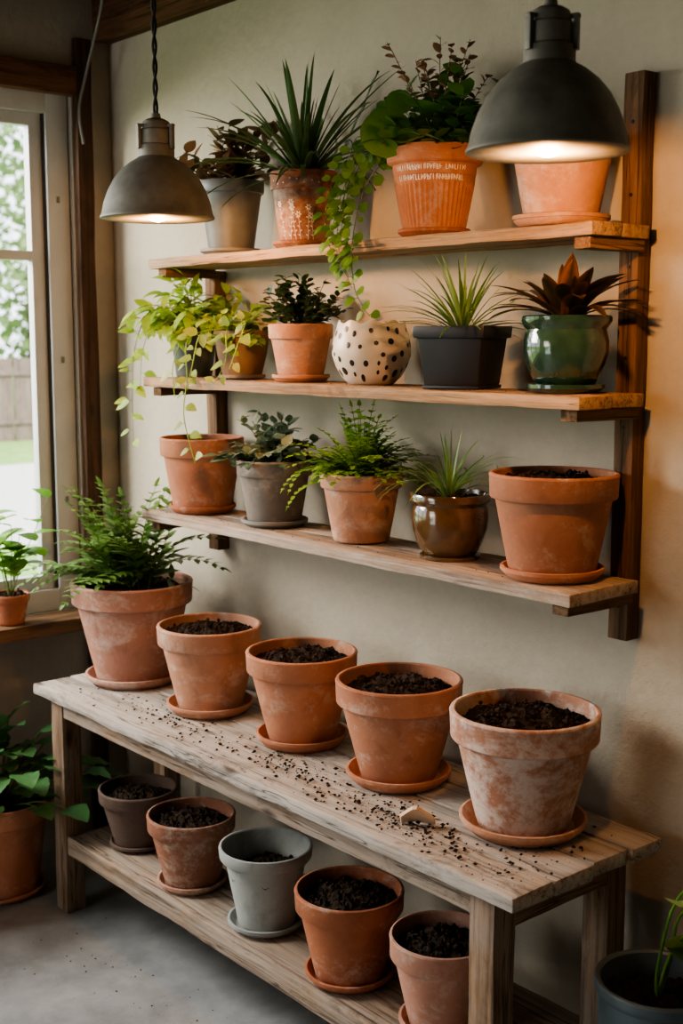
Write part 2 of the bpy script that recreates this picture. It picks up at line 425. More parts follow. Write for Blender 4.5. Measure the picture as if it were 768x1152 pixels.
# window
w=empty('window_1',(0,0,0))
xo,xi=WX-.085,WX-.02
def fr(n,y0,y1,z0,z1,x0=xo,x1=xi,m=ALU,b=.003): box(n,x0,x1,y0,y1,z0,z1,m,w,b)
fr('jamb_far',1.90,1.975,ZS,ZH); fr('jamb_near',Y0,Y0+.07,ZS,ZH); fr('head',Y0+.07,1.90,ZH-.06,ZH); fr('bottom_rail',Y0+.07,1.90,ZS,ZS+.07)
fr('seal_far',1.894,1.901,ZS+.07,ZH-.06,WX-.07,WX-.03,RUBBER,0)
fr('sash_stile_far',1.85,1.894,ZS+.07,ZH-.06,WX-.075,WX-.04)
for i,yy in enumerate((1.05,.15)): fr('mullion_%d'%i,yy,yy+.06,ZS+.07,ZH-.06)
fr('muntin',Y0+.07,1.855,1.92,1.95,WX-.072,WX-.042)
fr('sash_bottom',Y0+.07,1.855,ZS+.07,ZS+.115,WX-.075,WX-.04)
fr('sash_head',Y0+.07,1.855,ZH-.10,ZH-.06,WX-.075,WX-.04)
for i,zz in enumerate((1.15,1.6,2.1)): fr('screw_plate_%d'%i,1.93,1.94,zz,zz+.02,WX-.02,WX-.017,METAL,0)
gm,nt,b,o=newmat('window_glass')
tr=nt.nodes.new('ShaderNodeBsdfTransparent'); gl=nt.nodes.new('ShaderNodeBsdfGlossy'); gl.inputs['Roughness'].default_value=.02
ms=nt.nodes.new('ShaderNodeMixShader'); ms.inputs[0].default_value=.06
nt.links.new(tr.outputs[0],ms.inputs[1]); nt.links.new(gl.outputs[0],ms.inputs[2]); nt.links.new(ms.outputs[0],o.inputs[0])
mkobj('glass_pane',[(WX-.058,Y0+.07,ZS+.1),(WX-.058,1.855,ZS+.1),(WX-.058,1.855,ZH-.08),(WX-.058,Y0+.07,ZH-.08)],[(0,1,2,3)],[gm],w,smooth=False)
# cable by the corner
mb=MB(); P=spl([V((WX+.035,2.0,2.28)),V((WX+.05,1.98,2.38)),V((WX+.07,2.0,2.50)),V((WX+.20,1.98,2.66)),V((WX+.36,1.9,2.755))],8)
mb.tube(P,.0045,.0045,0,8); mb.obj('electrical_cable',[simple('cable_grey',(.16,.155,.145),.5)],None)

# ---------------------------------------------------------------- outside
GZ=-.12
def lawn():
    m,nt,b,o=newmat('lawn_grass'); v=coords(nt,rand=False)
    n=noisetex(nt,v,3,8,.7)
    nt.links.new(ramp(nt,n,[(.3,(.13,.24,.05)),(.7,(.26,.40,.11))]),b.inputs['Base Color']); b.inputs['Roughness'].default_value=.9
    return m
mkobj('lawn',[(-90,-30,GZ),(WX-.13,-30,GZ),(WX-.13,90,GZ),(-90,90,GZ)],[(0,1,2,3)],[lawn()],smooth=False)
box('garden_path',-16.5,-10,-6,22,GZ,GZ+.02,simple('path_concrete',(.5,.48,.45),.9,bmp=0),bev=0)
fe=empty('wooden_fence',(-20.5,10,GZ))
FW=wood('fence_wood',2,(.13,.09,.08),(.20,.15,.13),(.27,.21,.18),.2)
for i in range(60):
    y=-12+i*.36; box('fence_board_%d'%i,-.02,.02,y,y+.33,.0,1.45,FW,fe,0)
for i,z in enumerate((.3,1.15)): box('fence_rail_%d'%i,.02,.06,-12,9.6,z,z+.08,FW,fe,0)
TRL=leafmat('tree_leaves',(.14,.23,.08),(.35,.46,.20),.4)
BARK=simple('bark',(.08,.05,.03),.9)
for ti,(tx,ty,th,tr_,nl) in enumerate([(-24,8.2,5.2,2.4,1800),(-27,13.5,8,3.0,1500),(-29,8.5,7.5,3,1200),(-34,19,9,4,1200),(-25,18,6,2.6,1000)]):
    mb=MB(); mb.tube([V((0,0,0)),V((.1,0,th*.4)),V((0,.1,th*.75))],.16,.06,1,7)
    for i in range(nl):
        q=rdir(-90,90); rr=tr_*(random.random()**.4)*(1+.3*noise.noise(q*2.3))
        p=V((q.x*rr,q.y*rr,th*.55+q.z*rr*th*.42/tr_))
        if p.z<.3: continue
        mb.leaf(p,rdir(-60,60),rdir(20,90),.32,.22,.2,.1,2,'lance',0)
    mb.obj('garden_tree' if ti==0 else 'garden_tree.%03d'%ti,[TRL,BARK],None,(tx,ty,GZ))

# ---------------------------------------------------------------- shelf unit
XL,XR=-3.07,-1.515
S=empty('wooden_shelf_unit',(0,0,0))
tops=[('top',1.897,1.895,SHELFW),('mid',1.57,1.87,SHELFW),('low',1.193,1.858,SHELFG)]
for nm,z,yf,mt in tops:
    ym=(yf+2.078)/2
    box('shelf_%s_front_plank'%nm,XL,XR,yf,ym-.001,z-.026,z,mt,S,.003,60,.0025)
    box('shelf_%s_back_plank'%nm,XL+.004,XR-.003,ym+.001,2.077,z-.026,z,mt,S,.003,60,.0025)
    for sd,xx in (('right',XR-.055),('left',XL+.03)):
        box('bracket_%s_%s'%(nm,sd),xx,xx+.04,yf+.014,2.078,z-.050,z-.0265,CROSSW,S,.003,8,.0015)
box('post_right',-1.592,-1.545,2.079,2.119,1.06,2.195,POSTW,S,.003,24,.002)
box('post_left',-3.06,-3.012,2.079,2.119,1.06,1.870,POSTW,S,.003,20,.002)
for i,z in enumerate((1.13,1.25,1.5,1.64,1.82,1.96,2.1)):
    lathe('screw_%d'%i,[(.004,0),(.004,.0015),(.001,.002)],[CORD],S,(0,0,0),10,0).matrix_local=Matrix.Translation((-1.568,2.079,z))@Matrix.Rotation(math.pi/2,4,'X')

# ---------------------------------------------------------------- bench
ZB=.68
B=empty('potting_bench',(0,0,0))
bx0,bx1=-3.303,-1.43
ys=[1.618,1.735,1.85,1.96,2.06]
for i in range(4):
    e=random.uniform(-.008,.006)
    box('top_plank_%d'%i,bx0+e,bx1+e*1.5,ys[i]+.002,ys[i+1]-.002,ZB-.031,ZB,BENCHT,B,.004,70,.0048)
lx=bx1-.135
box('apron_front',bx0+.09,bx1-.075,1.650,1.672,ZB-.085,ZB-.034,BENCHX,B,.003,30,.002)
box('apron_back',bx0+.09,bx1-.075,2.01,2.035,ZB-.085,ZB-.034,BENCHX,B,.003,30,.002)
box('apron_right',bx1-.095,bx1-.072,1.705,1.985,ZB-.105,ZB-.034,BENCHY,B,.003,8,.002)
box('apron_left',bx0+.06,bx0+.085,1.705,1.985,ZB-.105,ZB-.034,BENCHY,B,.003,8,.002)
for i,(xx,yy) in enumerate([(bx0+.055,1.645),(lx,1.645),(bx0+.055,1.985),(lx,1.985)]):
    box('leg_%d'%i,xx,xx+.065,yy,yy+.06,.001,ZB-.033,LEGW,B,.004,14,.002)
ZL=.236
for i in range(3):
    a=1.672+i*.118
    box('lower_plank_%d'%i,bx0+.125,bx1-.14,a,a+.115,ZL-.022,ZL,BENCHX,B,.003,40,.003)
box('lower_rail_front',bx0+.115,bx1-.13,1.652,1.671,ZL-.055,ZL+.001,BENCHX,B,.004,36,.003)
box('lower_rail_left',bx0+.065,bx0+.10,1.70,1.99,ZL-.06,ZL-.023,BENCHY,B,.003)
box('lower_rail_right',bx1-.125,bx1-.09,1.70,1.99,ZL-.06,ZL-.023,BENCHY,B,.003)

# debris
v_=[];f_=[]
for i in range(1350):
    c=random.choice([(-2.9,1.73,.15,.04),(-2.6,1.72,.12,.04),(-2.2,1.76,.12,.05),(-1.95,1.72,.12,.04),(-1.62,1.69,.12,.03),(-2.2,1.70,.6,.05),(-1.86,1.74,.07,.04),(-2.25,1.74,.06,.03),(-1.52,1.78,.05,.08),(-1.80,1.72,.06,.03)])
    x=random.gauss(c[0],c[2]); y=random.gauss(c[1],c[3])
    if not(bx0+.02<x<bx1-.02 and 1.63<y<2.04): continue
    s=random.choice([.0007,.001,.0012,.0015,.002,.003,.0045,.0055])*random.uniform(.7,1.2)
    crumb(v_,f_,V((x,y,ZB+.0015+s*.5)),s,.6)
mkobj('spilled_soil',v_,f_,[SOIL],None,smooth=False)
for nm,z,y in (('crumbs_mid',1.571,1.885),('crumbs_low',1.194,1.875)):
    v_=[];f_=[]
    for i in range(45):
        x=random.uniform(-3.0,-1.65); s=random.uniform(.001,.0022)
        crumb(v_,f_,V((x,y+random.uniform(-.003,.03),z+.001+s*.5)),s,.6)
    mkobj(nm,v_,f_,[SOIL],S,smooth=False)
v_=[];f_=[]
for i in range(110):
    x=random.uniform(-3.2,-1.7); y=random.gauss(1.56,.08); s=random.choice([.001,.0012,.002,.003])
    crumb(v_,f_,V((x,y,s*.5)),s,.6)
mkobj('floor_soil_crumbs',v_,f_,[SOIL],None,smooth=False)
# shard
vv=[];ff=[]
for i in range(9):
    t=i/8; a=-.42+.84*t; hh=.040*(1-abs(t-.45)*1.35)+.008
    for r in (.09,.082):
        for z in (0,hh):
            vv.append((r*math.sin(a),r*math.cos(a)-.085,z+.001))
for i in range(8):
    a=i*4;b_=a+4
    ff+=[(a,b_,b_+1,a+1),(a+2,a+3,b_+3,b_+2),(a+1,b_+1,b_+3,a+3),(a,a+2,b_+2,b_)]
ff+=[(0,1,3,2),(32,34,35,33)]
o=mkobj('pot_shard',vv,ff,[simple('shard_cream',(.66,.47,.32),.7)],None,(-1.80,1.735,ZB+.005),smooth=False,fixn=True); o.rotation_euler=(math.radians(35),0,math.radians(40))

# ---------------------------------------------------------------- leaf mats
STEM=leafmat('stem_green',(.10,.16,.04),(.18,.25,.07),.1)
STEMB=leafmat('stem_brown',(.10,.06,.03),(.16,.09,.04),.05)
L_FERN=leafmat('fern_green',(.08,.18,.035),(.27,.43,.11))
L_DRAC=leafmat('dracaena_green',(.035,.095,.025),(.15,.25,.08))
L_CROT=leafmat('croton_olive',(.10,.08,.03),(.32,.16,.08))
L_DARK=leafmat('dark_green',(.018,.045,.015),(.06,.11,.03))
L_PEP=leafmat('bushy_green',(.04,.12,.02),(.15,.30,.055))
L_RED=leafmat('reddish_sprig',(.18,.09,.04),(.36,.17,.09))
L_LIME=leafmat('lime_green',(.26,.43,.05),(.58,.74,.15),.35)
L_VINE=leafmat('vine_green',(.20,.31,.06),(.46,.54,.15),.3)
L_STR=leafmat('string_vine_green',(.08,.21,.03),(.26,.44,.09),.3)
L_SPI=leafmat('spider_green',(.10,.22,.04),(.38,.54,.17),.3)
L_BROM=leafmat('bromeliad_bronze',(.025,.032,.014),(.30,.115,.04),.10,.3)
L_VAR=leafmat('variegated_green',(.08,.13,.07),(.32,.38,.26))
L_BRT=leafmat('bright_fern',(.16,.33,.03),(.42,.62,.11),.3)
L_BIG=leafmat('big_leaf_green',(.045,.14,.045),(.13,.29,.10),.2)
L_SILL=leafmat('seedling_green',(.12,.31,.03),(.32,.55,.09),.4)

# ---------------------------------------------------------------- bench pots
def bench_pot(name,x,y,z,R,H,rs,rb,mat,sz=0.02,smat=None,soild=.03,rimh=None,clumps=140,mound=.018):
    e=empty(name,(x,y,z+.001))
    saucer(e,rs,smat or mat,sz)
    classic(e,R,H-.008,rb,mat,.008,rimh)
    soil(e,R*.89,H-soild,clumps,mound)
    return e
FZ=bench_pot('potted_fern',-3.138,1.86,ZB,.177,.300,.140,.106,TCP,.030,rimh=.064,soild=.028)
bench_pot('terracotta_pot',-2.748,1.864,ZB,.141,.238,.118,.085,TCL,.028,soild=.028)
bench_pot('terracotta_pot.001',-2.374,1.884,ZB,.139,.234,.115,.082,TC,.028,soild=.028)
bench_pot('terracotta_pot.002',-2.021,1.885,ZB,.145,.237,.120,.086,TC,.028,soild=.031,rimh=.056)
bench_pot('terracotta_pot.003',-1.645,1.885,ZB,.154,.252,.131,.094,TCW,.029,TCL,soild=.034,rimh=.060,clumps=280,mound=.026)
mb=MB()
for i in range(34):
    d=rdir(32,84); a=random.random()*6.28; r=random.uniform(.0,.08)
    frond(mb,V((r*math.cos(a),r*math.sin(a),.275)),d,random.uniform(.22,.35),random.uniform(.5,1.3),.070,.023,12,0,1,.45,start=.15)
for i in range(6):
    d=rdir(20,40,2.4,5.4); frond(mb,V((d.x*.03,d.y*.03,.28)),d,random.uniform(.26,.33),1.1,.06,.02,12,0,1,.45)
bush(mb,V((0,0,.275)),14,(.08,.18),.08,.024,30,85,8,'lance',0,1,.8,spread=.06)
clampwall(mb,.235); mb.obj('fronds',[L_FERN,STEM],FZ)
# lower shelf
bench_pot('dark_clay_pot',-3.005,1.785,ZL,.113,.172,.084,.068,TCB,.018,soild=.036)
bench_pot('weathered_clay_pot',-2.685,1.755,ZL,.118,.198,.093,.072,TCR,.022,clumps=120,soild=.032)
g=empty('grey_glazed_pot',(-2.370,1.765,ZL+.001)); saucer(g,.096,GREYZ,.022)
lathe('pot',[(.066,0),(.070,.003),(.078,.05),(.088,.10),(.096,.145),(.100,.160),(.101,.165),(.110,.167),(.114,.172),(.116,.194),(.115,.198),(.110,.199),(.106,.196),(.103,.17),(.095,.15),(.068,.03),(.01,.03)],[GREYZ],g,(0,0,.008))
soil(g,.094,.14,60)
bench_pot('terracotta_pot.004',-2.042,1.755,ZL,.125,.212,.102,.078,TCD,.024,soild=.032)
bench_pot('terracotta_pot.005',-1.758,1.77,ZL,.113,.205,.092,.070,TCP,.022,rimh=.05,soild=.031)

# floor plant
fp=bench_pot('large_leaf_houseplant',-3.46,1.57,0,.155,.30,.13,.108,TC,.025,rimh=.06)
mb=MB()
for i in range(80):
    d=rdir(25,85,-2.4,1.4); L=random.uniform(.08,.28); pts=arc(V((d.x*.05,d.y*.05,.27)),d,L,.5,6,.03); mb.tube(pts,.003,.002,1,5)
    q=V((d.x,d.y,.15)).normalized(); mb.leaf(pts[-1],q,UP,random.uniform(.08,.12),random.uniform(.07,.095),.7,.18,8,'heart',0,wave=.08)
for i,p in enumerate(mb.v):
    if p.x<-.16: mb.v[i]=V((-.16-.005*random.random(),p.y,p.z))
mb.obj('leaves',[L_BIG,STEM],fp)

# sill seedling
sp=empty('windowsill_seedling_pot',(WX+.066,1.685,ZS+.001)); classic(sp,.060,.095,.041,TCD,0,.024); soil(sp,.051,.08,20)
mb=MB()
for i in range(9):
    d=rdir(66,88); L=random.uniform(.14,.40); pts=arc(V((0,0,.07)),d,L,.2,8,.05); mb.tube(pts,.002,.001,1,5)
    for k in range(4):
        p=pts[4+k] if k<3 else pts[-1]; q=rdir(0,50); q=V((abs(q.x)*.8,q.y,q.z)); mb.leaf(p,q,UP,random.uniform(.07,.10),random.uniform(.055,.07),.5,.15,6,'oval',0)
for i,p in enumerate(mb.v):
    if p.x<-.05: mb.v[i]=V((-.05,p.y,p.z))
mb.obj('leaves',[L_SILL,STEM],sp)

# blue planter right
bp=empty('blue_grey_planter',(-1.315,1.90,.001))
lathe('pot',[(.080,0),(.085,.004),(.112,.45),(.116,.455),(.119,.462),(.119,.474),(.116,.478),(.110,.478),(.106,.474),(.104,.45),(.085,.2),(.01,.2)],[BLUEP],bp)
soil(bp,.105,.43,90)
mb=MB()
for (dx,dy,h,bend) in ((.055,.0,.30,.1),(.03,.04,.24,.14),(.07,.03,.2,.2)):
    P=spl([V((0,0,.43)),V((-.0,dy,.50)),V((dx*.6,dy,.43+h*.7)),V((dx+bend*.5,dy,.43+h))],6); mb.tube(P,.004,.0025,0,6)
    for k in (8,12,16): mb.leaf(P[k],rdir(0,40,-1,1),UP,.09,.05,.6,.2,6,'oval',1)
mb.obj('stems',[L_SILL,L_SPI],bp)

# ---------------------------------------------------------------- top shelf
TY=1.985; ZT=1.898
e=empty('potted_croton',(-2.795,TY,ZT)); saucer(e,.083,SAUC_G,.016)
lathe('pot',[(.056,0),(.060,.003),(.080,.145),(.082,.15),(.087,.152),(.089,.158),(.089,.180),(.087,.183),(.082,.183),(.080,.17),(.06,.03),(.01,.03)],[LGREY],e,(0,0,.008)); soil(e,.08,.165,30)
mb=MB(); bush(mb,V((0,0,.17)),26,(.09,.19),.055,.03,25,88,9,'lance',0,1,.4); clampwall(mb,.125); mb.obj('foliage',[L_CROT,STEMB],e)

e=empty('potted_dracaena',(-2.485,TY,ZT)); saucer(e,.077,TCR,.018)
classic(e,.084,.178,.058,TCR,.008,.045); soil(e,.073,.165,30)
def decal_cone(name,e,R0,z0,R1,z1,items,mat,zoff=.008):
    """items: (angle,z,rx,rz,rot) small raised ellipses on a cone wall"""
    vs=[];fs=[]
    for (a,z,rx,rz,rot) in items:
        b=len(vs)
        r=lambda zz:R0+(R1-R0)*(zz-z0)/(z1-z0)
        vs.append(((r(z)+.0012)*math.cos(a),(r(z)+.0012)*math.sin(a),z+zoff))
        for k in range(10):
            t=6.2832*k/10; u=rx*math.cos(t);w_=rz*math.sin(t); uu=u*math.cos(rot)-w_*math.sin(rot); ww=u*math.sin(rot)+w_*math.cos(rot)
            rr=r(z+ww)+.0009; aa=a+uu/rr
            vs.append((rr*math.cos(aa),rr*math.sin(aa),z+ww+zoff))
        for k in range(10): fs.append((b,b+1+k,b+1+(k+1)%10))
    return mkobj(name,vs,fs,[mat],e,smooth=False)
CAMA=math.radians(-50)  # side of the pots facing the room
it=[]
for k in range(6):
    a=CAMA+(k-2.5)*.24+random.uniform(-.04,.04); lean=random.uniform(-.1,.1); top=random.uniform(.055,.095)
    for j in range(int(top/.0035)):
        z=.006+j*.0035; it.append((a+lean*j*.08,z,.0006,.0022,0))
        if j%3==1 and j>2:
            sg=1 if j%2 else -1; it.append((a+lean*j*.08+sg*.045,z+.002,.0034,.0012,.6*sg))
    for q in range(6):
        t=q*1.047; it.append((a+lean*top/.0035*.08+math.cos(t)*.07,.006+top+math.sin(t)*.005,.0032,.0018,t))
decal_cone('painted_flowers',e,.0585,.004,.0755,.13,it,WHITEP)
it=[(CAMA+(k-4)*.22,.15+random.uniform(-.006,.006),.0018,.0018,0) for k in range(9)]
decal_cone('painted_dots',e,.0815,.135,.084,.178,it,WHITEP)
mb=MB(); blades(mb,V((0,0,.165)),20,(.20,.31),.026,55,88,.5); blades(mb,V((0,0,.165)),48,(.24,.38),.020,16,60,.9); clampwall(mb,.12); mb.obj('leaves',[L_DRAC,STEM],e)

e=empty('potted_peperomia',(-2.025,TY,ZT)); saucer(e,.080,TCD,.018)
def ribfn(r,z,a,i):
    if 4<=i<=11 : r=r*(1+.018*math.cos(a*44))
    return r,z
lathe('pot',[(.060,0),(.066,.003),(.068,.008),(.0685,.012),(.070,.016),(.073,.032),(.076,.048),(.079,.064),(.082,.08),(.0845,.094),(.0855,.099),(.086,.102),(.088,.106),(.0895,.120),(.0885,.1215),(.0905,.124),(.093,.145),(.100,.147),(.104,.150),(.107,.180),(.106,.184),(.101,.185),(.098,.18),(.09,.15),(.065,.02),(.01,.02)],[TC],e,(0,0,.008),264,.002,ribfn)
soil(e,.095,.17,40)
it=[]
for (z,n,h) in ((.114,24,.0065),(.135,26,.006)):
    for k in range(n):
        a=CAMA+(k-n/2)*.072
        if random.random()<.1: continue
        it.append((a,z,.0011,h,0))
        if random.random()<.7: it.append((a+.022,z+random.choice([-.005,0,.005]),.0024,.0010,0))
        if random.random()<.5: it.append((a+.03,z,.0009,h*.8,random.choice([0,.4,-.4])))
decal_cone('white_lettering',e,.0885,.106,.0945,.146,it,WHITEP)
mb=MB(); bush(mb,V((.04,0,.17)),46,(.10,.21),.046,.036,15,88,9,'oval',0,1,.5)
clampwall(mb,.12)
for (dx,dy,dz,s) in ((-.030,-.115,.045,.105),(-.085,-.075,.085,.060),(-.10,-.05,.05,.055),(.01,-.11,.045,.05),(-.05,-.06,.12,.055)):
    P0=V((0,0,.17)); P1=V((dx,dy,.17+dz)); mb.tube([P0,P0.lerp(P1,.6)+V((0,0,.03)),P1],.002,.0015,1,5)
    mb.leaf(P1+V((0,0,s*.5)),V((.05,-.05,-1)),V((.70,-.66,.25)),s,s*1.08,0,.08,12,'round',0,.9)
mb.obj('foliage',[L_PEP,STEM],e)
mb=MB(); bush(mb,V((.0,.02,.19)),16,(.16,.25),.024,.015,58,90,10,'oval',0,1,.3,start=.45); clampwall(mb,.12); mb.obj('red_sprigs',[L_RED,STEMB],e)
mb=MB()
for i in range(3):
    o=i*.012
    vine(mb,[V((-.07,-.06,.18)),V((-.12,-.10,.17+o)),V((-.15-o,-.125,.09)),V((-.165-o,-.13,.0)),V((-.15+o,-.13,-.06-o*2))],.028,.026,.011,'round',0,1)
vine(mb,[V((-.07,-.06,.18)),V((-.13,-.115,.19)),V((-.20,-.13,.12)),V((-.22,-.13,.03)),V((-.20,-.13,-.02))],.026,.024,.011,'round',0,1)
vine(mb,[V((-.07,-.06,.18)),V((-.10,-.11,.12)),V((-.13,-.125,.0)),V((-.12,-.13,-.10)),V((-.10,-.12,-.15)),V((-.10,-.10,-.17))],.026,.024,.013,'round',0,1)
vine(mb,[V((-.07,-.06,.18)),V((-.11,-.08,.20)),V((-.15,-.10,.22)),V((-.17,-.115,.10)),V((-.17,-.12,.05))],.028,.026,.012,'round',0,1)
mb.obj('trailing_vines',[L_STR,STEM],e)

e=empty('terracotta_pot.006',(-1.665,TY,ZT)); saucer(e,.097,TCL,.022); classic(e,.107,.17,.072,TCL,.008,.04); soil(e,.093,.15,30)

# ---------------------------------------------------------------- middle shelf
MY=1.98; ZM=1.571
e=empty('potted_lime_ivy',(-2.975,MY,ZM))
lathe('pot',[(.046,0),(.050,.003),(.066,.135),(.068,.14),(.070,.150),(.068,.153),(.064,.153),(.062,.14),(.045,.02),(.01,.02)],[DGREY],e); soil(e,.061,.138,20)
mb=MB(); bush(mb,V((0,0,.14)),36,(.08,.20),.075,.028,15,85,8,'lance',0,1,1.5,ld=1.1)
for (dx,dy,dz) in ((-.12,-.12,-.1),(-.17,-.06,-.05),(-.10,-.13,-.2)):
    vine(mb,[V((0,0,.14)),V((dx*.6,dy*.6,.20)),V((dx,dy,.08)),V((dx*1.1,dy*1.05,dz))],.045,.024,.030,'lance',0,1)
clampwall(mb,.12); mb.obj('foliage',[L_LIME,STEM],e)

e=empty('potted_pothos',(-2.745,MY,ZM)); saucer(e,.062,CONC,.012)
lathe('pot',[(.048,0),(.052,.003),(.066,.06),(.073,.105),(.074,.118),(.072,.122),(.067,.122),(.065,.11),(.045,.02),(.01,.02)],[terracotta('clay_tan',(.15,.09,.052),(.23,.14,.08),.2)],e,(0,0,.006)); soil(e,.066,.11,20)
mb=MB(); bush(mb,V((0,0,.11)),20,(.05,.14),.036,.030,10,80,6,'heart',0,1,1.3,ld=.7)
for pts in ([(-.05,-.06,.13),(-.08,-.12,.10),(-.07,-.13,.0),(-.08,-.135,-.10),(-.03,-.135,-.22)],
            [(0,-.06,.13),(-.03,-.11,.12),(-.05,-.125,.04),(-.07,-.13,-.03)],
            [(.03,-.06,.13),(.07,-.10,.12),(.08,-.11,.05),(.04,-.12,-.01)],
            [(.03,-.04,.13),(.10,-.06,.15),(.12,-.10,.09),(.11,-.12,.03)],
            [(-.06,-.02,.13),(-.12,-.08,.14),(-.15,-.12,.04),(-.13,-.13,-.05)]):
    vine(mb,[V((0,0,.115))]+[V(p) for p in pts],.036,.028,.030,'heart',0,1,r=.0024)
clampwall(mb,.12); mb.obj('foliage',[L_VINE,L_LIME],e)

e=empty('potted_jade_bush',(-2.493,MY,ZM)); saucer(e,.073,TCL,.018); classic(e,.082,.138,.056,TCL,.006,.038); soil(e,.071,.128,30)
mb=MB(); bush(mb,V((0,0,.13)),38,(.06,.155),.026,.019,25,88,12,'oval',0,1,.2); clampwall(mb,.12); mb.obj('foliage',[L_DARK,STEMB],e)

e=empty('polka_dot_planter',(-2.226,MY,ZM))
PF=[(.048,0),(.054,.002),(.070,.018),(.084,.042),(.0925,.068),(.093,.085),(.089,.108),(.084,.126),(.080,.140),(.077,.146),(.073,.144),(.075,.125),(.08,.1),(.08,.07),(.05,.03),(.01,.03)]
def wavy(r,z,a,i):
    if 7<=i<=10: z+=.004*math.cos(a*9)*(1 if i>7 else .5)
    return r,z
lathe('pot',PF,[WHITEC],e,(0,0,0),96,.004,wavy); soil(e,.079,.105,30)
vs=[];fs=[]
def pr_at(z):
    for i in range(9):
        if PF[i][1]<=z<=PF[i+1][1]: return PF[i][0]+(PF[i+1][0]-PF[i][0])*(z-PF[i][1])/(PF[i+1][1]-PF[i][1]+1e-9)
    return PF[9][0]
pl=[]
for k in range(400):
    a=random.random()*6.283; z=random.uniform(.014,.136); rad=random.choice([.0055,.0075,.0095])
    if all(((a-q[0]+3.1416)%6.2832-3.1416)**2*.0081+(z-q[1])**2>(rad+q[2]+.009)**2 for q in pl): pl.append((a,z,rad))
for a,z,rad in pl:
    b_=len(vs); rx=rad*random.uniform(.6,1.0)
    for rg,rs_ in enumerate((0,.5,1)):
        for k in range(10 if rg else 1):
            t=6.2832*k/10; zz=min(.141,max(.004,z+rs_*rad*math.sin(t))); rr=pr_at(zz)+.0011-.0005*rs_; aa=a+rs_*rx*math.cos(t)/.085
            vs.append((rr*math.cos(aa),rr*math.sin(aa),zz))
    for k in range(10):
        q=(k+1)%10; fs.append((b_,b_+1+k,b_+1+q)); fs.append((b_+1+k,b_+11+k,b_+11+q,b_+1+q))
mkobj('black_dots',vs,fs,[BLACKD],e,smooth=False)

def sqpot(e,rings,mat,rot):
    vs=[];fs=[]
    for (w_,z) in rings:
        h=w_/2; c=.006
        for (sx,sy) in ((1,1),(-1,1),(-1,-1),(1,-1)):
            pts=[(h,h-c),(h-c*.3,h-c*.3),(h-c,h)] 
            if sx*sy<0: pts=pts[::-1]
            for (px,py) in pts: vs.append((px*sx,py*sy,z))
    m=12
    for i in range(len(rings)-1):
        for j in range(m): k=(j+1)%m; fs.append((i*m+j,i*m+k,(i+1)*m+k,(i+1)*m+j))
    fs.append(tuple(reversed(range(m)))); fs.append(tuple((len(rings)-1)*m+j for j in range(m)))
    o=mkobj('pot',vs,fs,[mat],e,fixn=True,sharp=30); o.rotation_euler=(0,0,rot); return o
e=empty('square_potted_spider_plant',(-1.925,MY-.003,ZM))
sqpot(e,[(.130,0),(.134,.002),(.134,.007),(.126,.008),(.128,.010),(.150,.106),(.151,.108),(.163,.109),(.165,.111),(.168,.132),(.167,.134),(.156,.134),(.153,.115),(.13,.05)],BLACKP,math.radians(21))
soil(e,.073,.112,40)
mb=MB(); blades(mb,V((0,0,.115)),70,(.12,.22),.011,22,85,.9); clampwall(mb,.125); mb.obj('leaves',[L_SPI,STEM],e)

e=empty('potted_bromeliad',(-1.640,MY,ZM)); saucer(e,.079,GREENG,.018)
lathe('pot',[(.050,0),(.055,.003),(.066,.020),(.078,.048),(.085,.075),(.085,.095),(.081,.112),(.080,.118),(.084,.124),(.090,.134),(.090,.142),(.087,.145),(.081,.143),(.077,.125),(.05,.03),(.01,.03)],[GREENG],e,(0,0,.008)); soil(e,.077,.13,30)
mb=MB()
blades(mb,V((0,0,.14)),9,(.15,.20),.050,32,56,1.1,'strap',.15,0,9,a0=2.4,a1=4.2,stripe=True); blades(mb,V((0,0,.14)),9,(.15,.20),.050,32,56,1.1,'strap',.15,0,9,a0=-.9,a1=.7,stripe=True)
blades(mb,V((0,0,.14)),6,(.11,.14),.048,42,62,.7,'strap',.15,0,9,a0=-2.3,a1=-.7,stripe=True); blades(mb,V((0,0,.14)),8,(.12,.15),.046,52,78,.7,'strap',.15,stripe=True)
clampwall(mb,.125); mb.obj('leaves',[L_BROM,STEM],e)

# ---------------------------------------------------------------- lower shelf
LY=1.975; ZL2=1.194
e=empty('terracotta_pot.007',(-2.935,LY,ZL2)); saucer(e,.094,TCD,.022); classic(e,.119,.203,.082,TC,.008,.052); soil(e,.107,.17,30)
e=empty('concrete_potted_begonia',(-2.60,LY,ZL2)); saucer(e,.088,SAUC_G,.018); classic(e,.100,.165,.070,CONC,.008,.042); soil(e,.088,.15,30)
mb=MB(); bush(mb,V((0,0,.15)),48,(.06,.17),.040,.028,18,85,9,'lance',0,1,.8,.15); clampwall(mb,.12); mb.obj('foliage',[L_VAR,STEM],e)
e=empty('potted_maidenhair_fern',(-2.255,LY,ZL2)); classic(e,.101,.165,.068,TCL,.002,.036); soil(e,.090,.145,30)
mb=MB()
for i in range(90):
    d=rdir(18,85); frond(mb,V((d.x*.02,d.y*.02,.15)),d,random.uniform(.10,.18),random.uniform(.6,1.3),.036,.016,10,0,1,.5)
for i in range(5):
    d=rdir(5,40,2.6,4.2); frond(mb,V((d.x*.03,d.y*.03,.145)),d,random.uniform(.16,.20),random.uniform(1.5,2.4),.034,.014,12,0,1,.5)
clampwall(mb,.12); mb.obj('fronds',[L_BRT,STEM],e)
e=empty('glazed_potted_spider_plant',(-1.955,LY,ZL2)); saucer(e,.068,BROWNG,.008)
